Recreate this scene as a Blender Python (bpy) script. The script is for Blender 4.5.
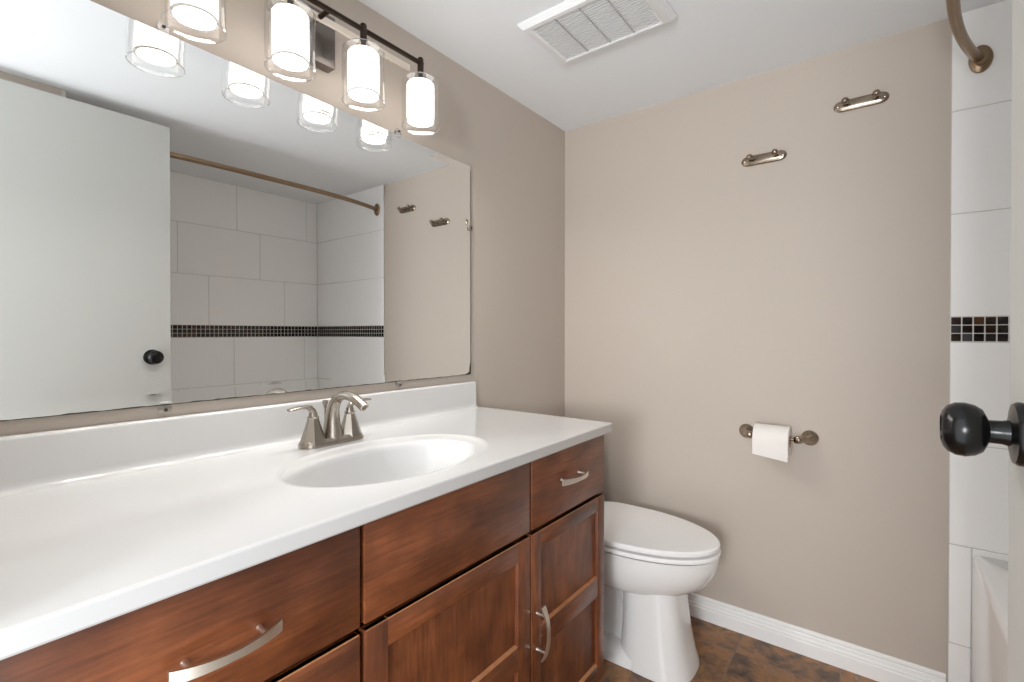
import bpy, bmesh, math, random
from mathutils import Vector, Matrix
PI = math.pi
S = bpy.context.scene
for o in list(bpy.data.objects):
    bpy.data.objects.remove(o)
COL = S.collection

# ------------------------------------------------------------------ camera, world, exposure
cam_d = bpy.data.cameras.new('camera')
cam = bpy.data.objects.new('camera', cam_d)
COL.objects.link(cam)
S.camera = cam
CAM = Vector((1.187, 0.0, 1.131))
cam.location = CAM
cam.rotation_euler = (math.radians(90 - 0.4), 0, math.radians(37.5))
cam_d.sensor_width = 36
cam_d.lens = 483.0 / 1024 * 36
cam_d.shift_y = -4.6 / 1024
cam_d.clip_start = 0.01

world = bpy.data.worlds.new('hallway_daylight')
S.world = world
world.use_nodes = True
bg = world.node_tree.nodes['Background']
bg.inputs[0].default_value = (0.93, 0.965, 1.0, 1)
bg.inputs[1].default_value = 2.2

S.view_settings.view_transform = 'Standard'
S.view_settings.look = 'None'
S.view_settings.gamma = 1
S.view_settings.use_curve_mapping = False
S.view_settings.exposure = 0.09
LAMP = 2.2           # emission of the frosted lamp shades
BULB = 160.0          # emission of the open lower ends, where the bulbs show

S.cycles.use_denoising = True
S.cycles.max_bounces = 12
S.cycles.diffuse_bounces = 8
S.cycles.glossy_bounces = 6
S.cycles.transparent_max_bounces = 16
S.cycles.sample_clamp_indirect = 6

# added soft fill lamp in the hall behind the camera, imitating a flash
ld = bpy.data.lights.new('added_hall_fill', 'AREA')
ld.shape = 'DISK'
ld.size = 0.6
ld.energy = 46
ld.color = (0.96, 0.98, 1.0)
lo = bpy.data.objects.new('added_hall_fill', ld)
COL.objects.link(lo)
lo.location = (1.30, -1.60, 1.22)
lo.rotation_euler = Vector((-0.36, 0.90, 0.16)).to_track_quat('-Z', 'Y').to_euler()

# ------------------------------------------------------------------ dimensions
ZF = 0.012                   # finished floor
D, H = 1.955, 2.077          # back wall, ceiling
XT, XTUB, XR = 1.347, 1.398, 2.118   # tile edge, tub apron, long tub wall
YE = 0.44                    # near end of the tub alcove
XP = 1.352                   # short partition the door opens against

# ------------------------------------------------------------------ materials
def rgb(r, g, b):
    f = lambda c: (c / 255 / 12.92) if c / 255 <= 0.04045 else ((c / 255 + 0.055) / 1.055) ** 2.4
    return (f(r), f(g), f(b), 1)

def mat(name, col, rough=0.5, metal=0.0, coat=0.0, bump=0.0, bump_scale=60, var=0.0, var_scale=4, spec=0.5, rvar=0.0):
    m = bpy.data.materials.new(name)
    m.use_nodes = True
    nt = m.node_tree
    b = nt.nodes['Principled BSDF']
    b.inputs['Base Color'].default_value = col
    b.inputs['Roughness'].default_value = rough
    b.inputs['Metallic'].default_value = metal
    b.inputs['Specular IOR Level'].default_value = spec
    b.inputs['Coat Weight'].default_value = coat
    b.inputs['Coat Roughness'].default_value = 0.08
    tc = nt.nodes.new('ShaderNodeTexCoord')
    if var > 0:
        n = nt.nodes.new('ShaderNodeTexNoise')
        n.inputs['Scale'].default_value = var_scale
        n.inputs['Detail'].default_value = 4
        nt.links.new(tc.outputs['Object'], n.inputs['Vector'])
        r = nt.nodes.new('ShaderNodeValToRGB')
        r.color_ramp.elements[0].position = 0.3
        r.color_ramp.elements[1].position = 0.7
        r.color_ramp.elements[0].color = tuple(c * (1 - var) for c in col[:3]) + (1,)
        r.color_ramp.elements[1].color = tuple(min(1, c * (1 + var)) for c in col[:3]) + (1,)
        nt.links.new(n.outputs['Fac'], r.inputs['Fac'])
        nt.links.new(r.outputs['Color'], b.inputs['Base Color'])
    if bump > 0:
        n2 = nt.nodes.new('ShaderNodeTexNoise')
        n2.inputs['Scale'].default_value = bump_scale
        n2.inputs['Detail'].default_value = 5
        nt.links.new(tc.outputs['Object'], n2.inputs['Vector'])
        bp = nt.nodes.new('ShaderNodeBump')
        bp.inputs['Strength'].default_value = bump
        bp.inputs['Distance'].default_value = 0.002
        nt.links.new(n2.outputs['Fac'], bp.inputs['Height'])
        nt.links.new(bp.outputs['Normal'], b.inputs['Normal'])
    return m

M = {}
M['paint'] = mat('beige_wall_paint', rgb(190, 179, 168), 0.62, bump=0.08, bump_scale=180, var=0.012, var_scale=2)
M['ceiling'] = mat('white_ceiling_paint', rgb(236, 239, 242), 0.8, bump=0.06, bump_scale=150)
M['white_trim'] = mat('white_trim_paint', rgb(244, 244, 243), 0.35)
M['door'] = mat('white_door_paint', rgb(196, 197, 193), 0.4, bump=0.03, bump_scale=90)
M['counter'] = mat('white_cultured_marble', rgb(208, 208, 208), 0.16, coat=0.25, var=0.01, var_scale=3)
M['porcelain'] = mat('white_porcelain', rgb(236, 235, 233), 0.12, coat=0.5)
M['seat_plastic'] = mat('white_seat_plastic', rgb(249, 248, 247), 0.22)
M['tub'] = mat('white_tub_acrylic', rgb(244, 243, 241), 0.15, coat=0.3)
M['tile'] = mat('glossy_white_wall_tile', rgb(249, 249, 248), 0.12, coat=0.3, bump=0.03, bump_scale=14)
M['grout'] = mat('grey_tile_grout', rgb(206, 204, 199), 0.9)
M['nickel'] = mat('brushed_nickel', rgb(172, 164, 154), 0.27, 1.0, bump=0.03, bump_scale=300)
M['satin'] = mat('satin_nickel_pull', rgb(226, 218, 206), 0.34, 1.0)
M['antique'] = mat('antique_nickel', rgb(158, 145, 130), 0.22, 1.0, var=0.22, var_scale=40)
M['bronze'] = mat('brushed_bronze_rod', rgb(150, 128, 104), 0.3, 1.0, var=0.08, var_scale=12)
M['dark_bronze'] = mat('oil_rubbed_bronze', rgb(58, 47, 40), 0.35, 0.8)
M['plate_metal'] = mat('dark_brushed_backplate', rgb(120, 114, 110), 0.28, 1.0)
M['pale_metal'] = mat('pale_satin_rail', rgb(238, 228, 214), 0.4, 0.6)
M['black_metal'] = mat('black_glossy_metal', (0.004, 0.004, 0.004, 1), 0.24, 0.0, coat=0.0, spec=0.35)
M['black'] = mat('dark_screw', (0.02, 0.018, 0.016, 1), 0.5)
M['paper'] = mat('white_tissue_paper', rgb(236, 231, 226), 0.95, bump=0.15, bump_scale=120)
M['cardboard'] = mat('brown_cardboard_core', rgb(160, 125, 92), 0.9)
M['plastic_white'] = mat('white_vent_plastic', rgb(230, 231, 232), 0.45)
M['vent_dark'] = mat('grey_vent_cavity', rgb(180, 181, 182), 0.8)
M['vent_divider'] = mat('grey_vent_divider', rgb(176, 177, 178), 0.6)
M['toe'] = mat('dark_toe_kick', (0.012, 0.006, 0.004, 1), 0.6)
M['mirror_edge'] = mat('worn_black_mirror_edge', (0.03, 0.026, 0.022, 1), 0.5)

def mirror_mat():
    m = bpy.data.materials.new('silvered_mirror')
    m.use_nodes = True
    b = m.node_tree.nodes['Principled BSDF']
    b.inputs['Base Color'].default_value = (0.925, 0.935, 0.93, 1)
    b.inputs['Metallic'].default_value = 1
    b.inputs['Roughness'].default_value = 0.0
    return m
M['mirror'] = mirror_mat()

def clear_mat(name, tint, edge, gloss=0.05):
    # thin clear glass: lets light straight through, glossier and whiter at grazing angles
    m = bpy.data.materials.new(name)
    m.use_nodes = True
    nt = m.node_tree
    nt.nodes.clear()
    out = nt.nodes.new('ShaderNodeOutputMaterial')
    tr = nt.nodes.new('ShaderNodeBsdfTransparent')
    tr.inputs[0].default_value = tint
    gl = nt.nodes.new('ShaderNodeBsdfGlossy')
    gl.inputs['Roughness'].default_value = gloss
    gl.inputs[0].default_value = (0.95, 0.95, 0.95, 1)
    lw = nt.nodes.new('ShaderNodeLayerWeight')
    lw.inputs['Blend'].default_value = edge
    mx = nt.nodes.new('ShaderNodeMixShader')
    nt.links.new(lw.outputs['Facing'], mx.inputs[0])
    nt.links.new(tr.outputs[0], mx.inputs[1])
    nt.links.new(gl.outputs[0], mx.inputs[2])
    nt.links.new(mx.outputs[0], out.inputs[0])
    return m
M['glass'] = clear_mat('clear_lamp_glass', (0.97, 0.97, 0.97, 1), 0.10)
M['glass_rim'] = clear_mat('polished_glass_rim', (0.93, 0.93, 0.93, 1), 0.35)
M['shade_rim'] = mat('ground_glass_rim', rgb(236, 234, 230), 0.5)
M['clip'] = clear_mat('clear_plastic_clip', (0.97, 0.97, 0.97, 1), 0.3, 0.3)

def emit_mat(name, col, s):
    m = bpy.data.materials.new(name)
    m.use_nodes = True
    b = m.node_tree.nodes['Principled BSDF']
    b.inputs['Base Color'].default_value = (0.9, 0.9, 0.9, 1)
    b.inputs['Emission Color'].default_value = col
    b.inputs['Emission Strength'].default_value = s
    return m
M['shade'] = emit_mat('lit_frosted_glass', (1.0, 0.95, 0.90, 1), LAMP)
M['bulb'] = emit_mat('lit_bulb', (1.0, 0.965, 0.92, 1), BULB)

def wood_mat(name, axis):
    m = bpy.data.materials.new(name)
    m.use_nodes = True
    nt = m.node_tree
    b = nt.nodes['Principled BSDF']
    N, L = nt.nodes.new, nt.links.new
    tc = N('ShaderNodeTexCoord')
    info = N('ShaderNodeObjectInfo')
    def noise(scale3, scale, detail, dist=0.0):
        mp = N('ShaderNodeMapping')
        mp.inputs['Scale'].default_value = scale3
        L(tc.outputs['Object'], mp.inputs['Vector'])
        n = N('ShaderNodeTexNoise')
        n.noise_dimensions = '4D'
        mul = N('ShaderNodeMath'); mul.operation = 'MULTIPLY'; mul.inputs[1].default_value = 37.0
        L(info.outputs['Random'], mul.inputs[0])
        L(mul.outputs[0], n.inputs['W'])
        n.inputs['Scale'].default_value = scale
        n.inputs['Detail'].default_value = detail
        n.inputs['Distortion'].default_value = dist
        L(mp.outputs[0], n.inputs['Vector'])
        return n
    if axis == 'y':
        s3, sf = (1, 0.30, 1), (1, 0.07, 1)
    else:
        s3, sf = (1, 1, 0.30), (1, 1, 0.07)
    big = noise(s3, 9, 8, 0.8)
    fine = noise(sf, 190, 8)
    blot = noise((1, 1, 1), 16, 10)
    r1 = N('ShaderNodeValToRGB')
    e = r1.color_ramp.elements
    e[0].position = 0.28; e[0].color = rgb(82, 43, 24)
    e[1].position = 0.75; e[1].color = rgb(148, 88, 52)
    x = e.new(0.5); x.color = rgb(116, 66, 38)
    L(big.outputs['Fac'], r1.inputs['Fac'])
    r2 = N('ShaderNodeValToRGB')
    r2.color_ramp.elements[0].position = 0.3; r2.color_ramp.elements[0].color = (0.66, 0.63, 0.61, 1)
    r2.color_ramp.elements[1].position = 0.7; r2.color_ramp.elements[1].color = (1.2, 1.2, 1.2, 1)
    L(fine.outputs['Fac'], r2.inputs['Fac'])
    r3 = N('ShaderNodeValToRGB')
    r3.color_ramp.elements[0].position = 0.32; r3.color_ramp.elements[0].color = (0.70, 0.64, 0.62, 1)
    r3.color_ramp.elements[1].position = 0.68; r3.color_ramp.elements[1].color = (1.15, 1.15, 1.15, 1)
    L(blot.outputs['Fac'], r3.inputs['Fac'])
    def mult(a, c):
        mx = N('ShaderNodeMix'); mx.data_type = 'RGBA'; mx.blend_type = 'MULTIPLY'
        mx.inputs[0].default_value = 1.0
        L(a, mx.inputs[6]); L(c, mx.inputs[7])
        return mx.outputs[2]
    L(mult(mult(r1.outputs[0], r2.outputs[0]), r3.outputs[0]), b.inputs['Base Color'])
    b.inputs['Roughness'].default_value = 0.36
    b.inputs['Coat Weight'].default_value = 0.15
    b.inputs['Coat Roughness'].default_value = 0.2
    bp = N('ShaderNodeBump'); bp.inputs['Strength'].default_value = 0.05; bp.inputs['Distance'].default_value = 0.001
    L(fine.outputs['Fac'], bp.inputs['Height']); L(bp.outputs[0], b.inputs['Normal'])
    return m
M['wood_worn_lit'] = mat('rubbed_and_lit_wood_edge', rgb(178, 122, 82), 0.45, var=0.12, var_scale=60)  # rubbed wood; on ledges the pale tone also paints in caught light
M['wood_h'] = wood_mat('cherry_stained_maple_horizontal_grain', 'y')
M['wood_v'] = wood_mat('cherry_stained_maple_vertical_grain', 'z')

def floor_mat():
    m = bpy.data.materials.new('brown_slate_floor_tile')
    m.use_nodes = True
    nt = m.node_tree
    b = nt.nodes['Principled BSDF']
    N, L = nt.nodes.new, nt.links.new
    tc = N('ShaderNodeTexCoord')
    sep = N('ShaderNodeSeparateXYZ'); L(tc.outputs['Object'], sep.inputs[0])
    def math_(op, a, b_=None):
        n = N('ShaderNodeMath'); n.operation = op
        if isinstance(a, (int, float)): n.inputs[0].default_value = a
        else: L(a, n.inputs[0])
        if b_ is not None:
            if isinstance(b_, (int, float)): n.inputs[1].default_value = b_
            else: L(b_, n.inputs[1])
        return n.outputs[0]
    P = 0.302
    ux = math_('DIVIDE', math_('SUBTRACT', sep.outputs[0], 0.781 - 10 * P), P)
    uy = math_('DIVIDE', math_('SUBTRACT', sep.outputs[1], 1.815 - 10 * P), P)
    fx, fy = math_('FRACT', ux), math_('FRACT', uy)
    ix, iy = math_('FLOOR', ux), math_('FLOOR', uy)
    ex = math_('MINIMUM', fx, math_('SUBTRACT', 1.0, fx))
    ey = math_('MINIMUM', fy, math_('SUBTRACT', 1.0, fy))
    edge = math_('MINIMUM', ex, ey)
    g = math_('LESS_THAN', edge, 0.007)
    cell = math_('ADD', math_('MULTIPLY', ix, 3.7), math_('MULTIPLY', iy, 7.3))
    def noise(scale, detail, dist, off):
        n = N('ShaderNodeTexNoise'); n.noise_dimensions = '4D'
        L(tc.outputs['Object'], n.inputs['Vector'])
        L(math_('ADD', cell, off), n.inputs['W'])
        n.inputs['Scale'].default_value = scale; n.inputs['Detail'].default_value = detail
        n.inputs['Distortion'].default_value = dist
        return n.outputs['Fac']
    a = noise(7, 8, 0.9, 0.0)
    c = noise(24, 8, 1.2, 5.0)
    mixv = math_('ADD', math_('MULTIPLY', a, 0.6), math_('MULTIPLY', c, 0.4))
    r = N('ShaderNodeValToRGB')
    el = r.color_ramp.elements
    el[0].position = 0.33; el[0].color = rgb(62, 48, 40)
    el[1].position = 0.70; el[1].color = rgb(178, 146, 114)
    for p, cc in ((0.42, rgb(104, 80, 64)), (0.49, rgb(136, 100, 70)), (0.56, rgb(164, 116, 72)), (0.62, rgb(134, 110, 92))):
        q = el.new(p); q.color = cc
    L(mixv, r.inputs['Fac'])
    mx = N('ShaderNodeMix'); mx.data_type = 'RGBA'
    L(g, mx.inputs[0]); L(r.outputs[0], mx.inputs[6]); mx.inputs[7].default_value = rgb(128, 108, 90)
    L(mx.outputs[2], b.inputs['Base Color'])
    b.inputs['Roughness'].default_value = 0.42
    bp = N('ShaderNodeBump'); bp.inputs['Strength'].default_value = 0.35; bp.inputs['Distance'].default_value = 0.004
    L(mixv, bp.inputs['Height']); L(bp.outputs[0], b.inputs['Normal'])
    return m
M['floor'] = floor_mat()

MOS = []
for nm, c, ro in (('black', (22, 18, 17), 0.08), ('dark_brown', (44, 26, 16), 0.1), ('amber_brown', (70, 46, 24), 0.12),
                  ('slate_grey', (48, 46, 46), 0.25), ('dark_umber', (34, 22, 18), 0.08), ('smoke', (36, 31, 30), 0.15)):
    MOS.append(mat(nm + '_glass_mosaic', rgb(*c), ro, coat=0.15, var=0.3, var_scale=70))

# ------------------------------------------------------------------ mesh helpers
class MB:
    def __init__(self):
        self.bm = bmesh.new()
    def _mi(self, faces, mi):
        for f in faces:
            f.material_index = mi
    def box(self, x0, x1, y0, y1, z0, z1, bev=0.0, seg=2, mi=0):
        t = bmesh.new()
        vs = [t.verts.new((x, y, z)) for x in (x0, x1) for y in (y0, y1) for z in (z0, z1)]
        for q in ((0, 1, 3, 2), (4, 6, 7, 5), (0, 4, 5, 1), (2, 3, 7, 6), (0, 2, 6, 4), (1, 5, 7, 3)):
            t.faces.new([vs[i] for i in q])
        if bev > 0:
            bmesh.ops.bevel(t, geom=t.edges[:], offset=bev, segments=seg, profile=0.5, affect='EDGES')
        self.merge(t, mi)
        return self
    def merge(self, t, mi=0, mat4=None):
        mp = {}
        for v in t.verts:
            mp[v] = self.bm.verts.new(mat4 @ v.co if mat4 else v.co)
        for f in t.faces:
            try:
                nf = self.bm.faces.new([mp[v] for v in f.verts])
                nf.material_index = mi
            except ValueError:
                pass
        t.free()
    def loft(self, rings, close=True, cap0=True, cap1=True, mi=0):
        R = [[self.bm.verts.new(p) for p in r] for r in rings]
        n = len(R[0])
        for a, b in zip(R, R[1:]):
            for i in range(n if close else n - 1):
                j = (i + 1) % n
                self.bm.faces.new((a[i], a[j], b[j], b[i])).material_index = mi
        if cap0: self.bm.faces.new(list(reversed(R[0]))).material_index = mi
        if cap1: self.bm.faces.new(R[-1]).material_index = mi
        return R
    def lathe(self, prof, origin, axis=(0, 0, 1), seg=32, cap0=True, cap1=True, mi=0):
        # prof: (radius, distance along axis)
        a = Vector(axis).normalized()
        u = a.orthogonal().normalized()
        w = a.cross(u)
        o = Vector(origin)
        rings = [[o + a * h + (u * math.cos(2 * PI * k / seg) + w * math.sin(2 * PI * k / seg)) * max(r, 1e-5) for k in range(seg)] for r, h in prof]
        self.loft(rings, True, cap0, cap1, mi)
        return self
    def tube(self, pts, rad, seg=16, mi=0, flat=None):
        pts = [Vector(p) for p in pts]
        n = len(pts)
        rr = rad if isinstance(rad, (list, tuple)) else [rad] * n
        tang = [(pts[min(i + 1, n - 1)] - pts[max(i - 1, 0)]).normalized() for i in range(n)]
        u = tang[0].orthogonal().normalized() if flat is None else (Vector(flat) - tang[0] * Vector(flat).dot(tang[0])).normalized()
        rings = []
        for i in range(n):
            u = (u - tang[i] * u.dot(tang[i])).normalized()
            w = tang[i].cross(u)
            ra, rb = rr[i] if isinstance(rr[i], (list, tuple)) else (rr[i], rr[i])
            rings.append([pts[i] + u * math.cos(2 * PI * k / seg) * ra + w * math.sin(2 * PI * k / seg) * rb for k in range(seg)])
        self.loft(rings, True, True, True, mi)
        return self
    def prism(self, poly, ext, bev=0.0, mi=0):
        # poly: list of 3d points, ext: extrusion vector
        t = bmesh.new()
        a = [t.verts.new(p) for p in poly]
        b = [t.verts.new(Vector(p) + Vector(ext)) for p in poly]
        n = len(a)
        t.faces.new(list(reversed(a))); t.faces.new(b)
        for i in range(n):
            j = (i + 1) % n
            t.faces.new((a[i], a[j], b[j], b[i]))
        if bev > 0:
            bmesh.ops.recalc_face_normals(t, faces=t.faces[:])
            bmesh.ops.bevel(t, geom=[e for e in t.edges if e.calc_face_angle(0) > 0.6], offset=bev, segments=2, profile=0.5, affect='EDGES')
        self.merge(t, mi)
        return self
    def build(self, name, mats, parent=None, ang=38, recalc=True):
        bm = self.bm
        if recalc:
            bmesh.ops.recalc_face_normals(bm, faces=bm.faces[:])
        lim = math.radians(ang)
        for f in bm.faces: f.smooth = True
        for e in bm.edges:
            if len(e.link_faces) != 2 or e.calc_face_angle(0) > lim:
                e.smooth = False
        me = bpy.data.meshes.new(name)
        bm.to_mesh(me)
        bm.free()
        for k in (mats if isinstance(mats, (list, tuple)) else [mats]):
            me.materials.append(M[k] if isinstance(k, str) else k)
        o = bpy.data.objects.new(name, me)
        COL.objects.link(o)
        if parent is not None:
            r = parent
            while r.parent is not None: r = r.parent
            me.transform(Matrix.Translation(-Vector(r.location)))
            o.parent = parent
        return o

def thing(name, label, cat, loc, group=None):
    o = bpy.data.objects.new(name, None)
    o.empty_display_size = 0.05
    COL.objects.link(o)
    o.location = loc
    o['label'] = label
    o['category'] = cat
    if group: o['group'] = group
    return o

def tag(o, label, cat, group=None):
    o['label'] = label
    o['category'] = cat
    if group: o['group'] = group
    return o

def struct(o):
    o['kind'] = 'structure'
    return o

def arc(c, r, a0, a1, n):
    return [(c[0] + r * math.cos(a0 + (a1 - a0) * k / n), c[1] + r * math.sin(a0 + (a1 - a0) * k / n)) for k in range(n + 1)]

# ------------------------------------------------------------------ room shell
T = 0.1
struct(MB().box(-T, 2.25, -0.11, D + T, -0.08, ZF).build('floor', 'floor'))
struct(MB().box(-T, 2.25, -0.11, D + T, H, H + 0.08).build('ceiling', 'ceiling'))
struct(MB().box(-T, 0, -0.11, D + T, 0, H).build('wall_left', 'paint'))
wall_back = struct(MB().box(0, XR + 0.1, D, D + T, 0, H).build('wall_back', 'paint'))
wall_right = struct(MB().box(XR + 0.012, XR + 0.1, YE, D, 0, H).build('wall_right', 'grout'))
wall_part = struct(MB().box(XP, XR + 0.1, -0.11, YE - 0.012, 0, H).build('wall_near', 'paint'))
fw = MB().box(0, 0.56, -0.11, 0, 0, H)
fw.box(0.56, XP, -0.11, 0, 2.045, H)
struct(fw.build('wall_front', 'paint'))

# baseboard along the back wall: stepped, moulded profile
prof = [(0, ZF), (0.015, ZF), (0.015, 0.056), (0.0125, 0.058), (0.0125, 0.066), (0.0085, 0.069), (0.0080, 0.080), (0.0055, 0.083), (0.0075, 0.089), (0.0065, 0.096), (0.003, 0.0985), (0, 0.099)]
bb = MB()
bb.prism([(0.0, D - a, z) for a, z in prof], (XT - 0.004, 0, 0))
struct(bb.build('baseboard_back', 'white_trim', ang=20))
bb = MB()
bb.prism([(a, 1.335, z) for a, z in prof], (0, D - 1.335 - 0.014, 0))
struct(bb.build('baseboard_left', 'white_trim', ang=20))

# tile surround: glazed tiles standing proud of their grout bed
Z_ROWS = [(1.79, H), (1.485, 1.79), (1.179, 1.485), (0.80, 1.104), (0.499, 0.80)]
G = 0.0014
def tile_faces(mb, place, u0, u1, rows, joints):
    for (za, zb), js in zip(rows, joints):
        cuts = [u0] + [j for j in sorted(js) if u0 + 0.02 < j < u1 - 0.02] + [u1]
        for a, b in zip(cuts, cuts[1:]):
            place(mb, a + G, b - G, za + G, zb - G)
def mosaic(mb, place, u0, u1, seed):
    rnd = random.Random(seed)
    p = 0.0247
    n = int((u1 - u0) / p + 0.999)
    for k in range(n):
        for r in range(3):
            a, b = u0 + k * p + 0.0015, min(u0 + (k + 1) * p - 0.0015, u1)
            za = 1.1055 + r * 0.0245 + 0.0012
            if b - a > 0.003:
                place(mb, a, b, za, za + 0.0221, rnd.choice((0, 0, 1, 1, 2, 3, 4, 4, 5)))

# back wall of the tub alcove (faces -y)
def pb(mb, a, b, za, zb, mi=0):
    mb.box(a, b, D - 0.010, D - 0.002, za, zb, 0.0012, 1, mi)
g = MB().box(XT, XR + 0.012, D - 0.0085, D + 0.002, 0, H).build('tile_grout', 'grout', wall_back)
tb = MB()
tile_faces(tb, pb, XT, XR, Z_ROWS, [[], [], [], [], []])
tile_faces(tb, pb, XT, XTUB, [(0.202, 0.499), (0.0, 0.202)], [[], []])
tile_faces(tb, pb, XTUB, XR, [(0.202, 0.499)], [[]])
tb.build('wall_tiles', 'tile', wall_back)
mb = MB(); mosaic(mb, pb, XT + 0.001, XR, 3); mb.build('mosaic_band', MOS, wall_back)
# long wall (faces -x)
def pr(mb, a, b, za, zb, mi=0):
    mb.box(XR, XR + 0.008, a, b, za, zb, 0.0012, 1, mi)
g = MB().box(XR + 0.0015, XR + 0.014, YE, D - 0.004, 0.45, H).build('tile_grout', 'grout', wall_right)
tb = MB()
pitch = 0.475
J = lambda s: [s + pitch * k for k in range(-3, 4)]
tile_faces(tb, pr, YE, D - 0.010, Z_ROWS, [J(1.39), J(1.06), J(1.225), J(1.37), J(1.06)])
tb.build('wall_tiles', 'tile', wall_right)
mb = MB(); mosaic(mb, pr, YE, D - 0.010, 8); mb.build('mosaic_band', MOS, wall_right)
# near end wall of the alcove (faces +y)
def pe(mb, a, b, za, zb, mi=0):
    mb.box(a, b, YE - 0.008, YE, za, zb, 0.0012, 1, mi)
MB().box(XT + 0.006, XR, YE - 0.013, YE - 0.0015, 0, H).build('tile_grout', 'grout', wall_part)
tb = MB()
tile_faces(tb, pe, XT + 0.006, XR, Z_ROWS, [[], [], [], [], []])
tb.build('wall_tiles', 'tile', wall_part)
mb = MB(); mosaic(mb, pe, XT + 0.006, XR, 5); mb.build('mosaic_band', MOS, wall_part)

# ------------------------------------------------------------------ vanity cabinet
XF = 0.505            # carcass front
XD = 0.525            # door and drawer faces
van = thing('vanity_cabinet', 'long cherry-stained wooden vanity cabinet under the white countertop', 'cabinet', (0.26, 0.68, ZF))
cb = MB()
cb.box(0.004, XF, 1.300, 1.318, ZF, 0.833, 0.001, 1)                 # end panel
cb.box(0.004, XF, 0.032, 0.050, ZF, 0.833, 0.001, 1)
cb.box(0.004, XF, 0.050, 1.300, 0.095, 0.113)
cb.box(0.004, 0.012, 0.050, 1.300, 0.113, 0.70)
cb.box(0.487, 0.503, 0.050, 1.300, 0.812, 0.833)                      # top stretchers
cb.box(0.012, 0.06, 0.050, 1.300, 0.815, 0.833)
for yy in (0.468, 0.937):
    cb.box(0.06, 0.455, yy - 0.008, yy + 0.008, 0.113, 0.70)
cb.build('carcass', 'wood_v', van)
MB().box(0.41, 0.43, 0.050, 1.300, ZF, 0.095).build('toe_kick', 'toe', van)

def pull(parent, c, vertical):
    # flat satin bar bowed away from the front, on two round posts; c = centre on the face
    m = MB()
    L = 0.131
    n = 18
    rings = []
    for k in range(n + 1):
        s = -1 + 2 * k / n
        off = 0.017 + 0.017 * (1 - abs(s) ** 2.2)
        w = 0.0052 + 0.0030 * abs(s) ** 1.5
        th = 0.0021
        q = []
        for dx, dw in ((-th, -w), (th, -w), (th, w), (-th, w)):
            if vertical: q.append((c[0] + off + dx, c[1] + dw, c[2] + s * L / 2))
            else: q.append((c[0] + off + dx, c[1] + s * L / 2, c[2] + dw))
        rings.append(q)
    m.loft(rings)
    o = m.build('pull', 'satin', parent, ang=30)
    for s in (-1, 1):
        p = MB()
        pos = (c[0], c[1], c[2] + s * 0.044) if vertical else (c[0], c[1] + s * 0.044, c[2])
        p.lathe([(0.0045, 0), (0.0040, 0.002), (0.0036, 0.010), (0.0038, 0.026)], pos, (1, 0, 0), 14)
        p.build('pull_post', 'satin', o)
    return o

ZD0, ZD1 = 0.659, 0.829
YS = [0.060, 0.4638, 0.4718, 0.9328, 0.9404, 1.3190]
# drawer fronts and the false front
dr = MB().box(XF + 0.001, XD, YS[0], YS[1], ZD0, ZD1, 0.0022, 2).build('drawer', 'wood_h', van)
pull(dr, (XD, 0.262, 0.736), False)
MB().box(XF + 0.001, XD, YS[2], YS[3], ZD0, ZD1, 0.0022, 2).build('false_drawer_front', 'wood_h', van)
dr = MB().box(XF + 0.001, XD, YS[4], YS[5], ZD0, ZD1, 0.0022, 2).build('drawer', 'wood_h', van)
pull(dr, (XD, 1.119, 0.749), False)
dr = MB().box(XF + 0.001, XD, YS[0], YS[1], 0.385, 0.648, 0.0022, 2).build('drawer', 'wood_h', van)
DRAWER2 = dr
pull(dr, (XD, 0.266, 0.52), False)
dr = MB().box(XF + 0.001, XD, YS[0], YS[1], 0.10, 0.376, 0.0022, 2).build('drawer', 'wood_h', van)
pull(dr, (XD, 0.266, 0.24), False)

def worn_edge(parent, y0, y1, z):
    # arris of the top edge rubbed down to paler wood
    MB().prism([(XD - 0.0105, y0 + 0.003, z), (XD - 0.0010, y0 + 0.003, z), (XD + 0.0002, y0 + 0.003, z - 0.0013), (XD - 0.0105, y0 + 0.003, z - 0.002)], (0, y1 - y0 - 0.006, 0)).build('worn_edge', 'wood_worn_lit', parent, ang=20)
def shaker(y0, y1, z0, z1, st, zmid, mid):
    b = MB()
    bv = 0.0014
    b.box(XF + 0.001, XD, y0, y0 + st, z0, z1, bv)
    b.box(XF + 0.001, XD, y1 - st, y1, z0, z1, bv)
    b.box(XF + 0.0012, XD - 0.0003, y0 + st - 0.001, y1 - st + 0.001, z1 - st, z1, bv, 2, 1)
    b.box(XF + 0.0012, XD - 0.0003, y0 + st - 0.001, y1 - st + 0.001, z0, z0 + st + 0.01, bv, 2, 1)
    b.box(XF + 0.0012, XD - 0.0003, y0 + st - 0.001, y1 - st + 0.001, zmid - mid, zmid, bv, 2, 1)
    d = b.build('door', ['wood_v', 'wood_h'], van)
    p = MB().box(XF + 0.003, XD - 0.0100, y0 + st - 0.003, y1 - st + 0.003, z0 + st - 0.003, z1 - st + 0.003)
    p.build('door_panel', 'wood_v', d)
    for zz in (zmid, z0 + st + 0.01):        # sloped ledges under the panels: rubbed wood, caught light added to its colour
        MB().prism([(XD - 0.0100, y0 + st, zz + 0.0022), (XD - 0.0006, y0 + st, zz + 0.0002), (XD - 0.0006, y0 + st, zz - 0.0012), (XD - 0.0100, y0 + st, zz - 0.0012)], (0, y1 - y0 - 2 * st, 0)).build('ledge', 'wood_worn_lit', d, ang=20)
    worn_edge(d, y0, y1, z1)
    return d
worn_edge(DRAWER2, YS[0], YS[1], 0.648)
shaker(YS[2], YS[3], 0.10, 0.648, 0.047, 0.408, 0.056)
d = shaker(YS[4], YS[5], 0.10, 0.648, 0.041, 0.411, 0.056)
pull(d, (XD, 0.963, 0.408), True)

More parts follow.
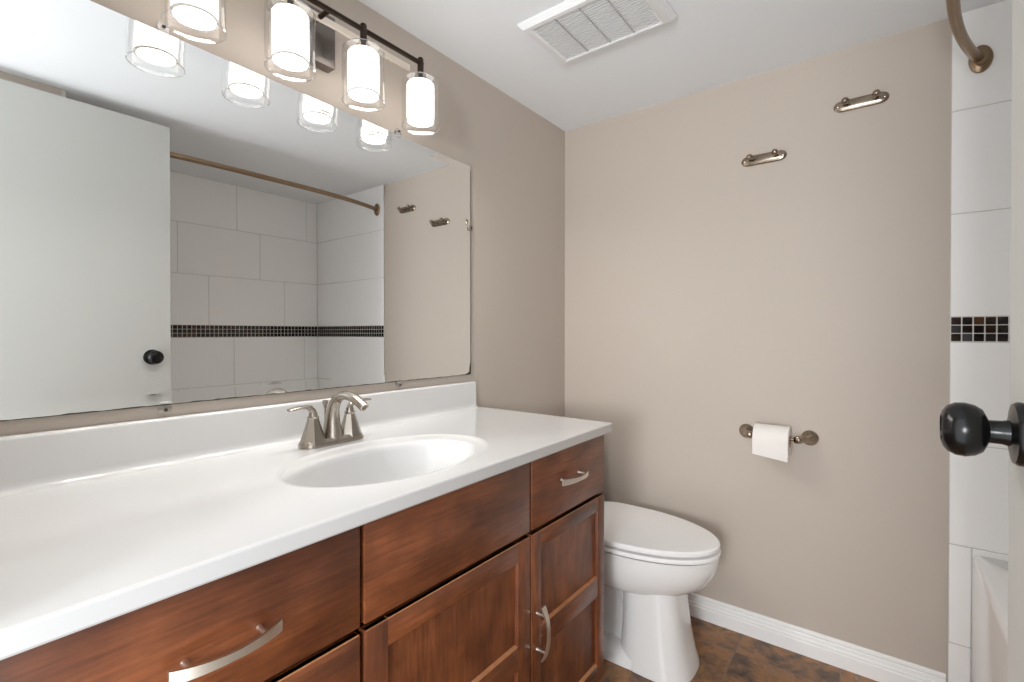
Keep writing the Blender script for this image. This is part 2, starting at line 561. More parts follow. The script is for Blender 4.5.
# ------------------------------------------------------------------ countertop with basin
ZC = 0.861
CX1, CY0, CY1 = 0.545, 0.018, 1.337
ctop = thing('vanity_countertop', 'white one-piece countertop with oval basin on the wooden vanity', 'countertop', (0.27, 0.68, 0.8365))
SC = (0.347, 0.662)
def ell(cx, cy, ax, ay, z, angs):
    return [(cx + ax * math.cos(a), cy + ay * math.sin(a), z) for a in angs]
angs = [2 * PI * k / 128 for k in range(128)]
x0, x1, y0, y1 = 0.0225, CX1 - 0.006, CY0, CY1 - 0.004
corner = [math.atan2((yy - SC[1]), (xx - SC[0])) % (2 * PI) for xx in (x0, x1) for yy in (y0, y1)]
for ca in corner:
    k = min(range(128), key=lambda i: abs(angs[i] - ca))
    angs[k] = ca
def rect(a):
    c, s = math.cos(a), math.sin(a)
    t = min([(x1 - SC[0]) / c if c > 1e-9 else 9, (x0 - SC[0]) / c if c < -1e-9 else 9, (y1 - SC[1]) / s if s > 1e-9 else 9, (y0 - SC[1]) / s if s < -1e-9 else 9])
    return (SC[0] + c * t, SC[1] + s * t, ZC)
m = MB()
rings = [[rect(a) for a in angs]]
OUT = (0.337, 0.682, 0.166, 0.248)
rings.append(ell(OUT[0], OUT[1], OUT[2] + 0.012, OUT[3] + 0.014, ZC, angs))
rings.append(ell(OUT[0], OUT[1], OUT[2] + 0.005, OUT[3] + 0.006, ZC + 0.0016, angs))
rings.append(ell(OUT[0], OUT[1], OUT[2], OUT[3], ZC + 0.0018, angs))
rings.append(ell(OUT[0], OUT[1], OUT[2] - 0.008, OUT[3] - 0.010, ZC - 0.001, angs))
m.loft(rings, True, False, False)
# front and right edges: slab body below the top
x1b, y1b = CX1, CY1
ZB = 0.8345
edge = [(x0, y0)]
def slabring(dx, dy, z):
    r = 0.006
    return [(0.001, y0 - 0.0, z), (x1 + dx - r, y0, z), (x1 + dx, y0 + 0.0005, z), (x1 + dx, y1 + dy - r, z), (x1 + dx - r * 0.3, y1 + dy - r * 0.3, z), (x1 + dx - r, y1 + dy, z), (0.001, y1 + dy, z)]
m.loft([slabring(0, 0, ZC), slabring(0.0045, 0.003, ZC - 0.0008), slabring(0.006, 0.004, ZC - 0.003), slabring(0.006, 0.004, ZB + 0.003), slabring(0.004, 0.003, ZB), ], True, False, False)
# narrow strip behind the basin ring, under the backsplash
m.box(0.001, x0, y0, y1, ZC - 0.006, ZC)
for v in m.bm.verts:          # the front edge runs very slightly out of parallel with the wall
    if v.co.x > 0.53: v.co.x += 0.009 * (1.337 - v.co.y)
m.build('counter_slab', 'counter', ctop, ang=24)
b = MB()
ri = []
BI = (0.35, 0.66, 0.131, 0.221)
ri.append(ell(OUT[0], OUT[1], OUT[2] - 0.008, OUT[3] - 0.010, ZC - 0.001, angs))
for f, z in ((1.10, -0.0025), (1.05, -0.003), (1.015, -0.0045), (0.99, -0.009), (0.965, -0.018), (0.93, -0.035), (0.86, -0.062), (0.74, -0.09), (0.58, -0.112), (0.38, -0.126), (0.18, -0.132), (0.09, -0.134)):
    sh = max(0, (1 - f)) * 0.03
    blend = 1 if f <= 1.05 else 0.5
    ri.append(ell(BI[0] * blend + OUT[0] * (1 - blend) - sh, BI[1] * blend + OUT[1] * (1 - blend) + sh * 0.3, BI[2] * f, BI[3] * f, ZC + z, angs))
b.loft(ri, True, False, False)
b.build('basin', 'counter', ctop, ang=60)
dd = MB().lathe([(0.022, -0.004), (0.022, 0.001), (0.017, 0.003), (0.016, 0.001), (0.0, 0.001)], (0.322, 0.668, ZC - 0.134))
dd.build('drain', 'nickel', ctop)
# backsplash with a cove at its foot
bs = [(0.0008, ZB + 0.02), (0.0008, 0.952), (0.003, 0.9555), (0.016, 0.9555), (0.0195, 0.953), (0.0205, 0.949), (0.0215, ZC + 0.018), (0.0235, ZC + 0.008), (0.029, ZC + 0.0025), (0.037, ZC + 0.0003), (0.037, ZC - 0.004), (0.001, ZC - 0.004)][1:]
q = MB().prism([(x, CY0, z) for x, z in bs], (0, 1.306 - CY0, 0))
q.build('backsplash', 'counter', ctop, ang=50)

# ------------------------------------------------------------------ faucet
FY, FX = 0.673, 0.112
fa = thing('faucet', 'brushed nickel two-handle faucet with arched spout behind the basin', 'faucet', (FX, FY, ZC))
def octa(cx, cy, rx, ry, z, n=8, rot=PI / 8):
    return [(cx + rx * math.cos(rot + 2 * PI * k / n), cy + ry * math.sin(rot + 2 * PI * k / n), z) for k in range(n)]
def pill(cx, cy, hx, hy, z, n=10):
    pts = []
    for sgn, a0 in ((1, 0), (-1, PI)):
        for k in range(n + 1):
            a = a0 + PI * k / n
            pts.append((cx + hx * math.cos(a), cy + sgn * (hy - hx) + hx * math.sin(a), z))
    return pts
b = MB()
b.loft([pill(FX, FY, 0.031, 0.084, ZC + 0.0008), pill(FX, FY, 0.031, 0.084, ZC + 0.006), pill(FX, FY, 0.027, 0.080, ZC + 0.013), pill(FX, FY, 0.022, 0.074, ZC + 0.0175)])
b.build('base_plate', 'nickel', fa)
# spout: broad tapered column that arches forward
s = MB()
ctrl = [((0.114, 0.872), (0.027, 0.0235)), ((0.113, 0.892), (0.0245, 0.0205)), ((0.112, 0.914), (0.0215, 0.0175)), ((0.115, 0.936), (0.0180, 0.0150)), ((0.123, 0.957), (0.0145, 0.0132)), ((0.138, 0.973), (0.0120, 0.0126)),
        ((0.158, 0.981), (0.0110, 0.0126)), ((0.180, 0.9825), (0.0108, 0.0126)), ((0.202, 0.9785), (0.0108, 0.0126)), ((0.223, 0.9705), (0.0108, 0.0122)), ((0.243, 0.9605), (0.0106, 0.0116))]
def cat(p0, p1, p2, p3, t):
    return tuple(0.5 * (2 * b_ + (c_ - a_) * t + (2 * a_ - 5 * b_ + 4 * c_ - d_) * t * t + (3 * b_ - a_ - 3 * c_ + d_) * t ** 3) for a_, b_, c_, d_ in zip(p0, p1, p2, p3))
path, rad = [], []
for i in range(len(ctrl) - 1):
    q = [ctrl[max(i - 1, 0)], ctrl[i], ctrl[i + 1], ctrl[min(i + 2, len(ctrl) - 1)]]
    for k in range(3 if i < len(ctrl) - 2 else 4):
        t = k / 3
        c_ = cat(*[x[0] for x in q], t)
        path.append((c_[0], FY, c_[1])); rad.append(cat(*[x[1] for x in q], t))
s.tube(path, rad, 24, flat=(1, 0, 0))
sp = s.build('spout', 'nickel', fa, ang=50)
ax = (Vector(path[-1]) - Vector(path[-2])).normalized()
MB().lathe([(0.010, -0.001), (0.010, 0.0022), (0.0085, 0.0022), (0.008, 0.0)], path[-1], ax, 20).build('aerator', 'satin', sp)
# lift rod with flared knob behind the spout
MB().lathe([(0.0026, 0.0), (0.0026, 0.070), (0.0045, 0.077), (0.0072, 0.086), (0.0072, 0.091), (0.004, 0.0925)], (FX - 0.030, FY, ZC + 0.010), (0, 0, 1), 16).build('lift_rod', 'nickel', fa)
for sgn in (-1, 1):
    hy = FY + sgn * 0.050
    h = MB()
    h.loft([octa(FX, hy, 0.0325, 0.0325, ZC + 0.0009), octa(FX, hy, 0.0315, 0.0315, ZC + 0.008), octa(FX, hy, 0.0235, 0.0235, ZC + 0.031), octa(FX, hy, 0.0170, 0.0170, ZC + 0.051), octa(FX, hy, 0.0128, 0.0128, ZC + 0.066)])
    ho = h.build('handle', 'nickel', fa, ang=25)
    r = MB().lathe([(0.0128, 0.066), (0.0135, 0.068), (0.0135, 0.0705), (0.0105, 0.072), (0.0098, 0.078), (0.0086, 0.082)], (FX, hy, ZC), (0, 0, 1), 20)
    r.build('handle_collar', 'nickel', ho)
    l = MB()
    dx = 0.10 if sgn < 0 else -0.05
    P = [(0, 0, 0.075), (0.0, 0.001, 0.084), (0.0, 0.008, 0.0925), (0.0, 0.020, 0.096), (0, 0.036, 0.0965), (0, 0.052, 0.095), (0, 0.064, 0.094)]
    Rr = [(0.0085, 0.0085), (0.008, 0.008), (0.0068, 0.0075), (0.0042, 0.0075), (0.0032, 0.0078), (0.0036, 0.0082), (0.0028, 0.006)]
    pts = [(FX + dx * p[1], hy + sgn * p[1], ZC + p[2]) for p in P]
    l.tube(pts, Rr, 16, flat=(0, sgn, 0))
    l.build('lever', 'nickel', ho, ang=60)

# ------------------------------------------------------------------ mirror
MY0, MY1, MZ0 = 0.025, 1.293, 0.982
mzt = lambda y: 1.757 - (y - 0.1) * 0.022
mir = thing('wall_mirror', 'wide rectangular mirror without a frame on the wall above the white countertop', 'mirror', (0.0, 0.66, MZ0))
bw = 0.024
outer = [(0.0065, MY0, MZ0), (0.0065, MY1, MZ0), (0.0065, MY1, mzt(MY1)), (0.0065, MY0, mzt(MY0))]
inner = [(0.0053, MY0 + bw, MZ0 + bw), (0.0053, MY1 - bw, MZ0 + bw), (0.0053, MY1 - bw, mzt(MY1) - bw), (0.0053, MY0 + bw, mzt(MY0) - bw)]
mm = MB()
ov = [mm.bm.verts.new(p) for p in outer]
iv = [mm.bm.verts.new(p) for p in inner]
bv = [mm.bm.verts.new((0.0012, p[1], p[2])) for p in outer]
mm.bm.faces.new(iv)
for i in range(4):
    j = (i + 1) % 4
    mm.bm.faces.new((ov[i], ov[j], iv[j], iv[i]))
    f = mm.bm.faces.new((bv[i], bv[j], ov[j], ov[i])); f.material_index = 1
f = mm.bm.faces.new(list(reversed(bv))); f.material_index = 1
glass = mm.build('mirror_glass', ['mirror', 'mirror_edge'], mir, ang=0.5)
# worn dark silvering along the bottom edge and in the lower right corner
rnd = random.Random(4)
w = MB()
y = MY0
pts = []
while y < MY1:
    pts.append((y, 0.0008 + 0.0016 * rnd.random() ** 2))
    y += 0.012
pts.append((MY1, 0.004))
for (ya, ha), (yb, hb) in zip(pts, pts[1:]):
    vs = [w.bm.verts.new(p) for p in ((0.0073, ya, MZ0 - 0.0004), (0.0073, yb, MZ0 - 0.0004), (0.0073, yb, MZ0 + hb), (0.0073, ya, MZ0 + ha))]
    w.bm.faces.new(vs)
poly = [(MY1 - 0.034, 0), (MY1, 0), (MY1 + 0.0004, 0.046), (MY1 - 0.0025, 0.038), (MY1 - 0.0055, 0.024), (MY1 - 0.0055, 0.012), (MY1 - 0.012, 0.006), (MY1 - 0.024, 0.0035)]
w.bm.faces.new([w.bm.verts.new((0.0074, p[0], MZ0 + p[1])) for p in poly])
poly = [(MY1 - 0.0012, 0.03), (MY1 + 0.0002, 0.03), (MY1 + 0.0002, 0.735), (MY1 - 0.0012, 0.735)]
w.bm.faces.new([w.bm.verts.new((0.0074, p[0], MZ0 + p[1])) for p in poly])
w.build('worn_edge', 'mirror_edge', glass)
def clip(y, z, dy, dz, dark=False):
    # (dy, dz): direction from the glass towards the wall the clip is screwed to
    c = MB()
    cy, cz = y + dy * 0.006, z + dz * 0.006
    hy, hz = (0.011, 0.012) if dz else (0.010, 0.009)
    c.box(0.0078, 0.0110, cy - hy, cy + hy, cz - hz, cz + hz, 0.0012, 1)
    c.box(0.0008, 0.0080, cy + dy * 0.001 - (hy if dz else 0.004), cy + dy * 0.001 + (hy if dz else 0.004), cz + dz * 0.001 - (0.004 if dz else hz), cz + dz * 0.001 + (0.004 if dz else hz))
    o = c.build('mirror_clip', 'nickel' if dark else 'clip', mir)
    MB().lathe([(0.0036, 0), (0.0036, 0.0012), (0.0022, 0.0022)], (0.0109, cy + dy * 0.004, cz + dz * 0.004), (1, 0, 0), 12).build('screw', 'black', o)
clip(0.356, MZ0, 0, -1)
clip(0.968, MZ0, 0, -1)
clip(0.356, mzt(0.356), 0, 1)
clip(0.965, mzt(0.965), 0, 1)
clip(MY1 - 0.010, 1.508, 1, 0, True)

# ------------------------------------------------------------------ vanity light
LX = 0.115
LY = [0.376, 0.569, 0.764, 0.959]
ZR = 1.9175
vl = thing('vanity_light', 'four-lamp vanity light with dark bar mounted above the mirror', 'light', (0, 0.667, 1.83))
MB().box(0.0005, 0.035, 0.600, 0.734, 1.828, 1.962, 0.0025, 2).build('backplate', 'plate_metal', vl)
MB().lathe([(0.0065, 0), (0.0065, LX - 0.040)], (0.034, 0.667, ZR), (1, 0, 0), 16).build('arm', 'dark_bronze', vl)
MB().lathe([(0.004, 0), (0.0068, 0.002), (0.0068, 0.634), (0.004, 0.636)], (LX, 0.333, ZR), (0, 1, 0), 18).build('bar', 'dark_bronze', vl)
MB().box(0.066, 0.074, 0.355, 0.956, ZR - 0.009, ZR + 0.008, 0.001, 1).build('rail', 'pale_metal', vl)
for y in LY:
    sk = MB()
    sk.lathe([(0.0075, 1.888), (0.0088, 1.891), (0.0088, 1.928), (0.0072, 1.932), (0.003, 1.933)], (LX, y, 0), (0, 0, 1), 20)
    sk.lathe([(0.018, 1.8595), (0.018, 1.868), (0.008, 1.872), (0.006, 1.890)], (LX, y, 0), (0, 0, 1), 20)
    so = sk.build('lamp_socket', 'dark_bronze', vl)
    gl = MB()
    ro = 0.054
    gl.lathe([(ro, 1.731), (ro, 1.860), (ro - 0.003, 1.865), (ro - 0.008, 1.8665), (0.018, 1.8665)], (LX, y, 0), (0, 0, 1), 48, False, False)
    go = gl.build('glass_shade', 'glass', so, ang=60)
    for zz, r2, tr in ((1.7305, ro - 0.0012, 0.0013), (1.8655, ro - 0.005, 0.0009)):
        seg = 48
        rm = MB()
        rings = []
        for k in range(seg + 1):
            a = 2 * PI * k / seg
            rings.append([(LX + (r2 + tr * math.cos(q)) * math.cos(a), y + (r2 + tr * math.cos(q)) * math.sin(a), zz + tr * math.sin(q)) for q in [2 * PI * i / 8 for i in range(8)]])
        rm.loft(rings, True, False, False)
        rm.build('glass_rim', 'glass_rim', go)
    fr = MB()
    ri_ = 0.0392
    fr.lathe([(ri_ - 0.0015, 1.752), (ri_, 1.7485), (ri_, 1.853), (ri_ - 0.004, 1.858), (0.019, 1.859)], (LX, y, 0), (0, 0, 1), 48, False, True)
    fr.build('frosted_shade', 'shade', so, ang=60)
    MB().lathe([(ri_ - 0.0034, 1.7515), (ri_ - 0.0034, 1.756)], (LX, y, 0), (0, 0, 1), 48).build('bulb_diffuser', 'bulb', so)
    rm = MB()
    rings = []
    for k in range(49):
        a = 2 * PI * k / 48
        rings.append([(LX + r2 * math.cos(a), y + r2 * math.sin(a), zz) for r2, zz in ((ri_ + 0.0012, 1.7470), (ri_ + 0.0012, 1.7510), (ri_ - 0.0036, 1.7510), (ri_ - 0.0036, 1.7470))])
    rm.loft(rings, True, False, False)
    rm.build('shade_rim', 'shade_rim', so)

# ------------------------------------------------------------------ ceiling vent
VX0, VX1, VY0, VY1 = 0.296, 0.698, 1.188, 1.442
ve = thing('ceiling_vent', 'white rectangular exhaust fan grille on the ceiling', 'vent', ((VX0 + VX1) / 2, (VY0 + VY1) / 2, H))
f = MB()
def rr(x0, x1, y0, y1, z): return [(x0, y0, z), (x1, y0, z), (x1, y1, z), (x0, y1, z)]
gx0, gx1, gy0, gy1 = VX0 + 0.036, VX1 - 0.042, VY0 + 0.030, VY1 - 0.022
f.loft([rr(VX0, VX1, VY0, VY1, H - 0.0005), rr(VX0, VX1, VY0, VY1, H - 0.006), rr(VX0 + 0.012, VX1 - 0.012, VY0 + 0.012, VY1 - 0.010, H - 0.019), rr(gx0 - 0.006, gx1 + 0.006, gy0 - 0.006, gy1 + 0.006, H - 0.020), rr(gx0, gx1, gy0, gy1, H - 0.0165), rr(gx0, gx1, gy0, gy1, H - 0.003)], True, False, False)
f.build('frame', 'plastic_white', ve, ang=20)
MB().box(gx0 - 0.001, gx1 + 0.001, gy0 - 0.001, gy1 + 0.001, H - 0.005, H - 0.002).build('cavity', 'vent_dark', ve)
lv = MB()
n = 20
for k in range(n):
    yy = gy0 + (gy1 - gy0) * (k + 0.5) / n
    lv.prism([(gx0, yy - 0.0036, H - 0.0165), (gx0, yy + 0.0020, H - 0.0165), (gx0, yy + 0.0034, H - 0.008), (gx0, yy - 0.0016, H - 0.008)], (gx1 - gx0, 0, 0))
lv.build('louvres', 'plastic_white', ve, ang=20)
for k in (1, 2, 3):
    xx = gx0 + (gx1 - gx0) * k / 4
    MB().box(xx - 0.0020, xx + 0.0020, gy0, gy1, H - 0.0185, H - 0.006).build('divider', 'vent_divider', ve)

# ------------------------------------------------------------------ robe hooks
def hook(loc, label):
    h = thing('robe_hook', label, 'hook', loc, 'double robe hooks on the back wall')
    x0, y0, z0 = loc
    def plate(hl, hh, y):
        pts = []
        n = 12
        for sgn in (1, -1):
            for k in range(n + 1):
                a = -PI / 2 + PI * k / n
                c = math.cos(a) ** 0.85 if math.cos(a) > 0 else 0
                pts.append((x0 + sgn * (hl - hh * 1.5 + hh * 1.5 * c), y, z0 + sgn * hh * math.sin(a)))
        return pts
    p = MB()
    p.loft([plate(0.074, 0.0185, y0 - 0.0003), plate(0.074, 0.0185, y0 - 0.004), plate(0.070, 0.0155, y0 - 0.007), plate(0.064, 0.012, y0 - 0.0075), plate(0.058, 0.010, y0 - 0.009)])
    p.build('backplate', 'antique', h)
    for s in (-1, 1):
        c = (x0 + s * 0.041, y0 - 0.007, z0 + 0.002)
        pr_ = [(0.0075, 0), (0.0058, 0.004), (0.0048, 0.012), (0.0052, 0.018)]
        for k in range(1, 12):
            a = PI * k / 12
            pr_.append((max(0.0112 * math.sin(a), 0.0052 if k < 3 else 0), 0.027 - 0.0112 * math.cos(a)))
        MB().lathe(pr_, c, (0, -1, 0.12), 20).build('peg', 'antique', h)
        MB().lathe([(0.0038, 0), (0.0034, 0.0018), (0.001, 0.0026)], (x0 + s * 0.0625, y0 - 0.0072, z0), (0, -1, 0), 12).build('screw', 'antique', h)
    return h
hook((0.841, D, 1.765), 'lower nickel double robe hook on the beige wall, farther from the tub')
hook((1.127, D, 1.886), 'higher nickel double robe hook on the beige wall, nearer the tub tiles')

# ------------------------------------------------------------------ toilet paper holder and roll
ZP = 0.768
th = thing('toilet_paper_holder', 'nickel toilet paper holder with two posts on the beige wall', 'holder', (0.885, D, ZP))
BYP = D - 0.066
for xf, xe in ((0.788, 0.812), (0.989, 0.960)):
    p = MB()
    p.lathe([(0.0255, 0.0003), (0.0262, 0.004), (0.0235, 0.009), (0.0165, 0.015), (0.0125, 0.022)], (xf, D, ZP), (0, -1, 0), 28)
    v = Vector((xe, BYP, ZP)) - Vector((xf, D - 0.018, ZP))
    p.lathe([(0.0150, 0), (0.0118, 0.014), (0.0112, 0.026), (0.0130, v.length - 0.010), (0.0135, v.length), (0.0115, v.length + 0.008), (0.005, v.length + 0.0125)], (xf, D - 0.018, ZP), v, 24)
    p.build('post', 'antique', th)
MB().lathe([(0.006, 0), (0.006, 0.028), (0.0075, 0.0285), (0.0075, 0.132), (0.006, 0.1325), (0.006, 0.16)], (0.805, BYP, ZP), (1, 0, 0), 20).build('roller', 'bronze', th)

RX0, RX1, RR, RC = 0.8285, 0.9375, 0.051, 0.0195
RZ = ZP - (RC - 0.0105)
pr2 = thing('toilet_paper_roll', 'white toilet paper roll hanging on the nickel holder', 'toilet paper', (0.883, BYP, RZ))
ro = MB()
ro.lathe([(RC + 0.0006, 0.0), (RR - 0.001, 0.0), (RR, 0.001), (RR, RX1 - RX0 - 0.001), (RR - 0.001, RX1 - RX0), (RC + 0.0006, RX1 - RX0), (RC + 0.0006, 0.0)], (RX0, BYP, RZ), (1, 0, 0), 56, False, False)
ro.build('paper', 'paper', pr2)
MB().lathe([(RC - 0.0008, 0), (RC + 0.0006, 0), (RC + 0.0006, RX1 - RX0), (RC - 0.0008, RX1 - RX0), (RC - 0.0008, 0.0)], (RX0, BYP, RZ), (1, 0, 0), 32, False, False).build('core', 'cardboard', pr2)
# loose end: leaves the roll at its front and hangs, torn on a slant
fl = MB()
n = 14
nu = 10
grid = []
for side in (0, 1):
    g_ = []
    for i in range(n + 1):
        row = []
        for j in range(nu + 1):
            u = j / nu
            x = RX0 + 0.0005 + (RX1 - RX0 - 0.001) * u
            drop = 0.026 + 0.013 * u
            t = i / n
            if t < 0.5:
                a = PI * 0.5 * (1 - t / 0.5)
                yy = BYP - (RR + 0.0012) * math.cos(a)
                zz = RZ + (RR + 0.0012) * math.sin(a)
            else:
                q = (t - 0.5) / 0.5
                yy = BYP - (RR + 0.0012) + 0.004 * q * q
                zz = RZ - (RR * 0.55 + drop - 0.006) * q
            row.append((x, yy - (0.0006 if side else 0), zz))
        g_.append(row)
    grid.append(g_)
for g_ in grid:
    V = [[fl.bm.verts.new(p) for p in r] for r in g_]
    for i in range(n):
        for j in range(nu):
            fl.bm.faces.new((V[i][j], V[i][j + 1], V[i + 1][j + 1], V[i + 1][j]))
fl.build('loose_sheet', 'paper', pr2, ang=60, recalc=False)

# ------------------------------------------------------------------ toilet
TY = 1.64
to = thing('toilet', 'white porcelain toilet with closed lid between vanity and back wall', 'toilet', (0.42, TY, ZF))
def egg(xc, af, ab, w, z, n=64, pw=2.0, pb_=2.6):
    pts = []
    for k in range(n):
        a = 2 * PI * k / n
        c, s = math.cos(a), math.sin(a)
        p = pw if c >= 0 else pb_
        cc = math.copysign(abs(c) ** (2 / p), c)
        ss = math.copysign(abs(s) ** (2 / p), s)
        pts.append((xc + (af if c >= 0 else ab) * cc, TY + w * ss, z))
    return pts
XC = 0.455
b = MB()
b.loft([egg(XC, 0.285, 0.20, 0.160, 0.385), egg(XC, 0.310, 0.205, 0.176, 0.400), egg(XC, 0.315, 0.207, 0.180, 0.396)]
       + [egg(XC, 0.314 * f, 0.207, 0.179 * (0.25 + 0.75 * f), 0.40 - (0.40 - z) * 1.2) for z, f in ((0.382, 1.0), (0.366, 0.985), (0.348, 0.955), (0.330, 0.91), (0.315, 0.855), (0.302, 0.79), (0.292, 0.72), (0.285, 0.64), (0.281, 0.55))], True, True, True)
# front column
def col(xa, xb, w, z, n=48, pw=2.9, dy=-0.018):
    pts = []
    xm, hx = (xa + xb) / 2, (xb - xa) / 2
    for k in range(n):
        a = 2 * PI * k / n
        c, s = math.cos(a), math.sin(a)
        pts.append((xm + hx * math.copysign(abs(c) ** (2 / pw), c), TY + dy + w * math.copysign(abs(s) ** (2 / pw), s), z))
    return pts
b.loft([col(0.468, 0.665, 0.104, 0.330), col(0.468, 0.662, 0.102, 0.29), col(0.468, 0.667, 0.104, 0.22), col(0.466, 0.678, 0.110, 0.13), col(0.462, 0.692, 0.116, 0.06), col(0.460, 0.702, 0.120, 0.03), col(0.460, 0.705, 0.122, ZF + 0.0008)])
# foot running back to the wall
b.loft([col(0.20, 0.60, 0.120, ZF + 0.0008, pw=6), col(0.20, 0.60, 0.117, 0.042, pw=6), col(0.205, 0.60, 0.10, 0.056, pw=6), col(0.21, 0.60, 0.07, 0.062, pw=6)])
# trapway body and its bulging pipe
b.loft([col(0.21, 0.60, 0.052, 0.05, pw=5), col(0.20, 0.60, 0.052, 0.20, pw=5), col(0.10, 0.60, 0.07, 0.33, pw=5), col(0.05, 0.62, 0.11, 0.37, pw=5)])
pt = []
for k in range(15):
    t = k / 14
    pt.append((0.50 - 0.24 * t, TY, 0.20 + 0.11 * math.sin(PI * t * 0.9) - 0.02 * t))
b.tube(pt, [0.078] * 15, 24)
b.box(0.05, 0.30, TY - 0.12, TY + 0.12, 0.33, 0.398, 0.02, 3)
b.build('bowl', 'porcelain', to, ang=45)
s = MB()
s.loft([egg(XC, 0.300, 0.20, 0.164, 0.4040, pb_=4), egg(XC, 0.3175, 0.205, 0.183, 0.4055, pb_=4), egg(XC, 0.319, 0.206, 0.1845, 0.411, pb_=4), egg(XC, 0.3185, 0.205, 0.184, 0.4170, pb_=4), egg(XC, 0.3165, 0.20, 0.182, 0.4188, pb_=4), egg(XC, 0.290, 0.18, 0.155, 0.4188, pb_=4)])
s.build('seat', 'seat_plastic', to, ang=30)
l = MB()
l.loft([egg(XC, 0.285, 0.18, 0.150, 0.4262, pb_=4), egg(XC, 0.3140, 0.20, 0.1805, 0.4262, pb_=4), egg(XC, 0.3155, 0.20, 0.182, 0.4275, pb_=4), egg(XC, 0.317, 0.201, 0.1835, 0.4310, pb_=4), egg(XC, 0.3165, 0.20, 0.183, 0.4400, pb_=4), egg(XC, 0.311, 0.195, 0.178, 0.4440, pb_=4), egg(XC, 0.25, 0.17, 0.14, 0.4465), egg(XC, 0.15, 0.11, 0.08, 0.4482), egg(XC, 0.03, 0.03, 0.02, 0.449)])
l.build('lid', 'seat_plastic', to, ang=30)
for sgn in (-1, 1):
    MB().lathe([(0.011, -0.02), (0.012, -0.018), (0.012, 0.018), (0.011, 0.02)], (0.262, TY + sgn * 0.075, 0.418), (0, 1, 0), 18).build('hinge', 'seat_plastic', to)
tk = MB()
tk.loft([[(x, y, z) for x, y in ((0.03 + i, TY - 0.19 + i * 2), (0.195 - i, TY - 0.19 + i * 2), (0.195 - i, TY + 0.19 - i * 2), (0.03 + i, TY + 0.19 - i * 2))] for z, i in ((0.395, 0.012), (0.41, 0.002), (0.55, -0.003), (0.71, -0.008))])
t_ = tk.build('tank', 'porcelain', to)
MB().box(0.018, 0.208, TY - 0.207, TY + 0.207, 0.711, 0.745, 0.008, 3).build('tank_lid', 'porcelain', to)
hd = MB().lathe([(0.011, 0), (0.011, 0.008), (0.007, 0.010)], (0.2025, TY - 0.145, 0.665), (1, 0, 0), 18)
hd.tube([(0.214, TY - 0.145, 0.665), (0.216, TY - 0.115, 0.663), (0.216, TY - 0.08, 0.660)], [0.005, 0.0045, 0.006], 12)
hd.build('flush_lever', 'nickel', t_)

# ------------------------------------------------------------------ bathtub
tub = thing('bathtub', 'white bathtub with glossy apron set in the tiled alcove', 'bathtub', (1.75, 1.2, ZF))
tx0, tx1, ty0, ty1 = XTUB, XR - 0.002, YE + 0.003, D - 0.012
ZT = 0.483
def rrect(x0, x1, y0, y1, r, z, n=6):
    pts = []
    for cx, cy, a0 in ((x1 - r, y1 - r, 0), (x0 + r, y1 - r, PI / 2), (x0 + r, y0 + r, PI), (x1 - r, y0 + r, 1.5 * PI)):
        for k in range(n + 1):
            a = a0 + PI / 2 * k / n
            pts.append((cx + r * math.cos(a), cy + r * math.sin(a), z))
    return pts
b = MB()
b.loft([rrect(tx0, tx1, ty0, ty1, 0.004, ZF + 0.0005), rrect(tx0, tx1, ty0, ty1, 0.004, ZT - 0.014), rrect(tx0 + 0.004, tx1, ty0, ty1, 0.004, ZT - 0.004), rrect(tx0 + 0.014, tx1 - 0.005, ty0 + 0.003, ty1 - 0.003, 0.006, ZT),
        rrect(tx0 + 0.075, tx1 - 0.055, ty0 + 0.07, ty1 - 0.19, 0.12, ZT - 0.001), rrect(tx0 + 0.088, tx1 - 0.065, ty0 + 0.085, ty1 - 0.205, 0.13, ZT - 0.012), rrect(tx0 + 0.12, tx1 - 0.09, ty0 + 0.11, ty1 - 0.26, 0.15, 0.25), rrect(tx0 + 0.15, tx1 - 0.12, ty0 + 0.14, ty1 - 0.34, 0.16, 0.10), rrect(tx0 + 0.20, tx1 - 0.17, ty0 + 0.2, ty1 - 0.40, 0.15, 0.075)], True, False, True)
b.build('tub_shell', 'tub', tub, ang=50)
MB().lathe([(0.026, 0), (0.026, 0.003), (0.02, 0.004), (0.002, 0.003)], (1.77, 0.75, 0.0755), (0, 0, 1), 24).build('drain', 'nickel', tub)

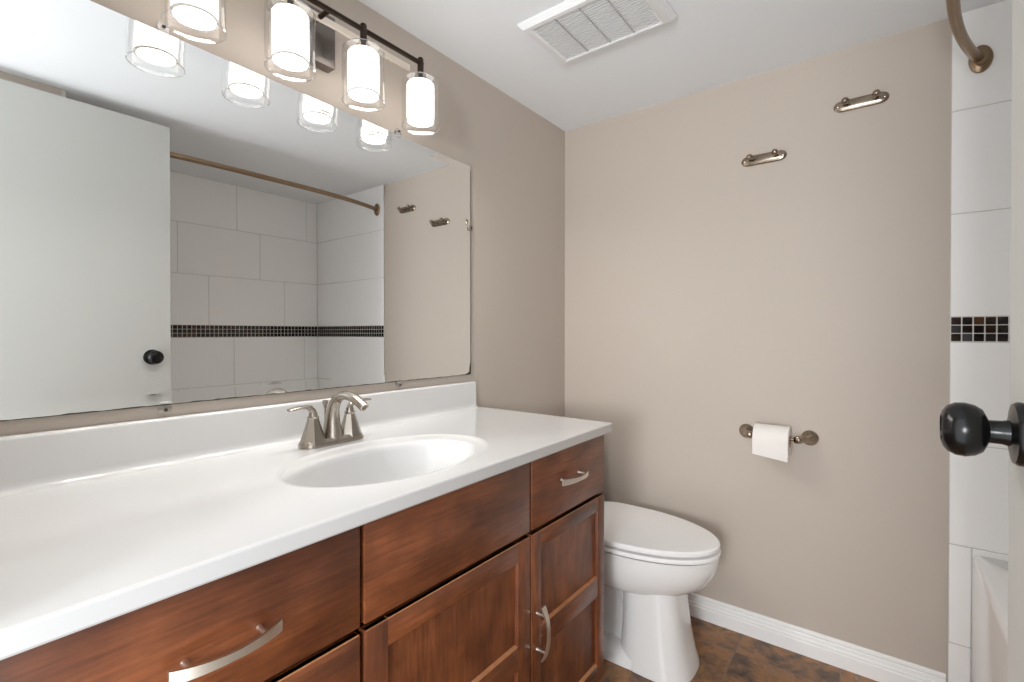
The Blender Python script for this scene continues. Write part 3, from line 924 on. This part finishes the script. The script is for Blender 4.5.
# ------------------------------------------------------------------ curved shower rod
ZS = 1.925
sr = thing('shower_rod', 'curved bronze shower curtain rod spanning the tub alcove', 'shower rod', (1.406, 1.2, ZS))
mid, half = (D - 0.010 + YE) / 2, (D - 0.010 - YE) / 2
pts = []
for k in range(49):
    s_ = -1 + 2 * k / 48
    s2 = math.copysign(1 - (1 - abs(s_)) ** 1.3, s_)
    y_ = mid + s2 * (half - 0.006)
    q = (y_ - mid) / half
    pts.append((1.408 - 0.106 * (1 - abs(q) ** 2.7), y_, ZS - 0.008 * (1 - q * q)))
MB().tube(pts, 0.0125, 20).build('rod', 'bronze', sr, ang=60)
for yy, ay in ((D - 0.0102, -1), (YE + 0.0002, 1)):
    fl_ = MB()
    fl_.lathe([(0.031, 0), (0.0325, 0.003), (0.031, 0.008), (0.024, 0.012), (0.019, 0.013), (0.0175, 0.018), (0.0165, 0.018)], (0, 0, 0), (-0.0, ay, 0), 32)
    for v in fl_.bm.verts:      # oval escutcheon, taller than wide
        v.co = Vector((1.409 + v.co.x * 0.82, yy + v.co.y, ZS + v.co.z * 1.22))
    fl_.build('flange', 'bronze', sr)

# ------------------------------------------------------------------ open door
XDR, DY0, DY1 = 1.300, 0.012, 0.770
dr = struct(MB().box(XDR, XDR + 0.035, DY0, DY1, ZF + 0.012, 2.03, 0.0015, 1).build('door_1', 'door'))
dr['label'] = 'white flat bathroom door standing open against the short wall'
KY, KZ = 0.701, 1.0285
for sgn, xk in ((-1, XDR), (1, XDR + 0.035)):
    ks = MB()
    prk = [(0.0135, 0.004), (0.0135, 0.010), (0.0120, 0.016), (0.0118, 0.026), (0.0155, 0.0275), (0.0225, 0.031), (0.0265, 0.037), (0.0285, 0.045), (0.0278, 0.053), (0.0245, 0.0595), (0.0195, 0.0635), (0.0150, 0.0648), (0.0140, 0.0635), (0.0128, 0.0635), (0.0, 0.0635)]
    prk = [(r, h * (0.96 if sgn < 0 else 0.72)) for r, h in prk]
    ks.lathe(prk, (xk, KY, KZ), (sgn, 0, 0), 40)
    ko = ks.build('door_knob', 'black_metal', dr)
    MB().lathe([(0.0322, 0.0003), (0.0322, 0.004), (0.0300, 0.0072), (0.0225, 0.0082), (0.0165, 0.0100), (0.0138, 0.0102)], (xk, KY, KZ), (sgn, 0, 0), 40).build('rosette', 'black_metal', ko)
MB().box(XDR + 0.006, XDR + 0.029, DY1 - 0.0005, DY1 + 0.0015, KZ - 0.028, KZ + 0.028, 0.0005, 1).build('latch_plate', 'black_metal', dr)
for zz in (0.25, 1.02, 1.80):
    MB().lathe([(0.006, 0), (0.006, 0.09)], (XDR + 0.041, DY0 - 0.003, zz), (0, 0, 1), 12).build('hinge', 'black_metal', dr)
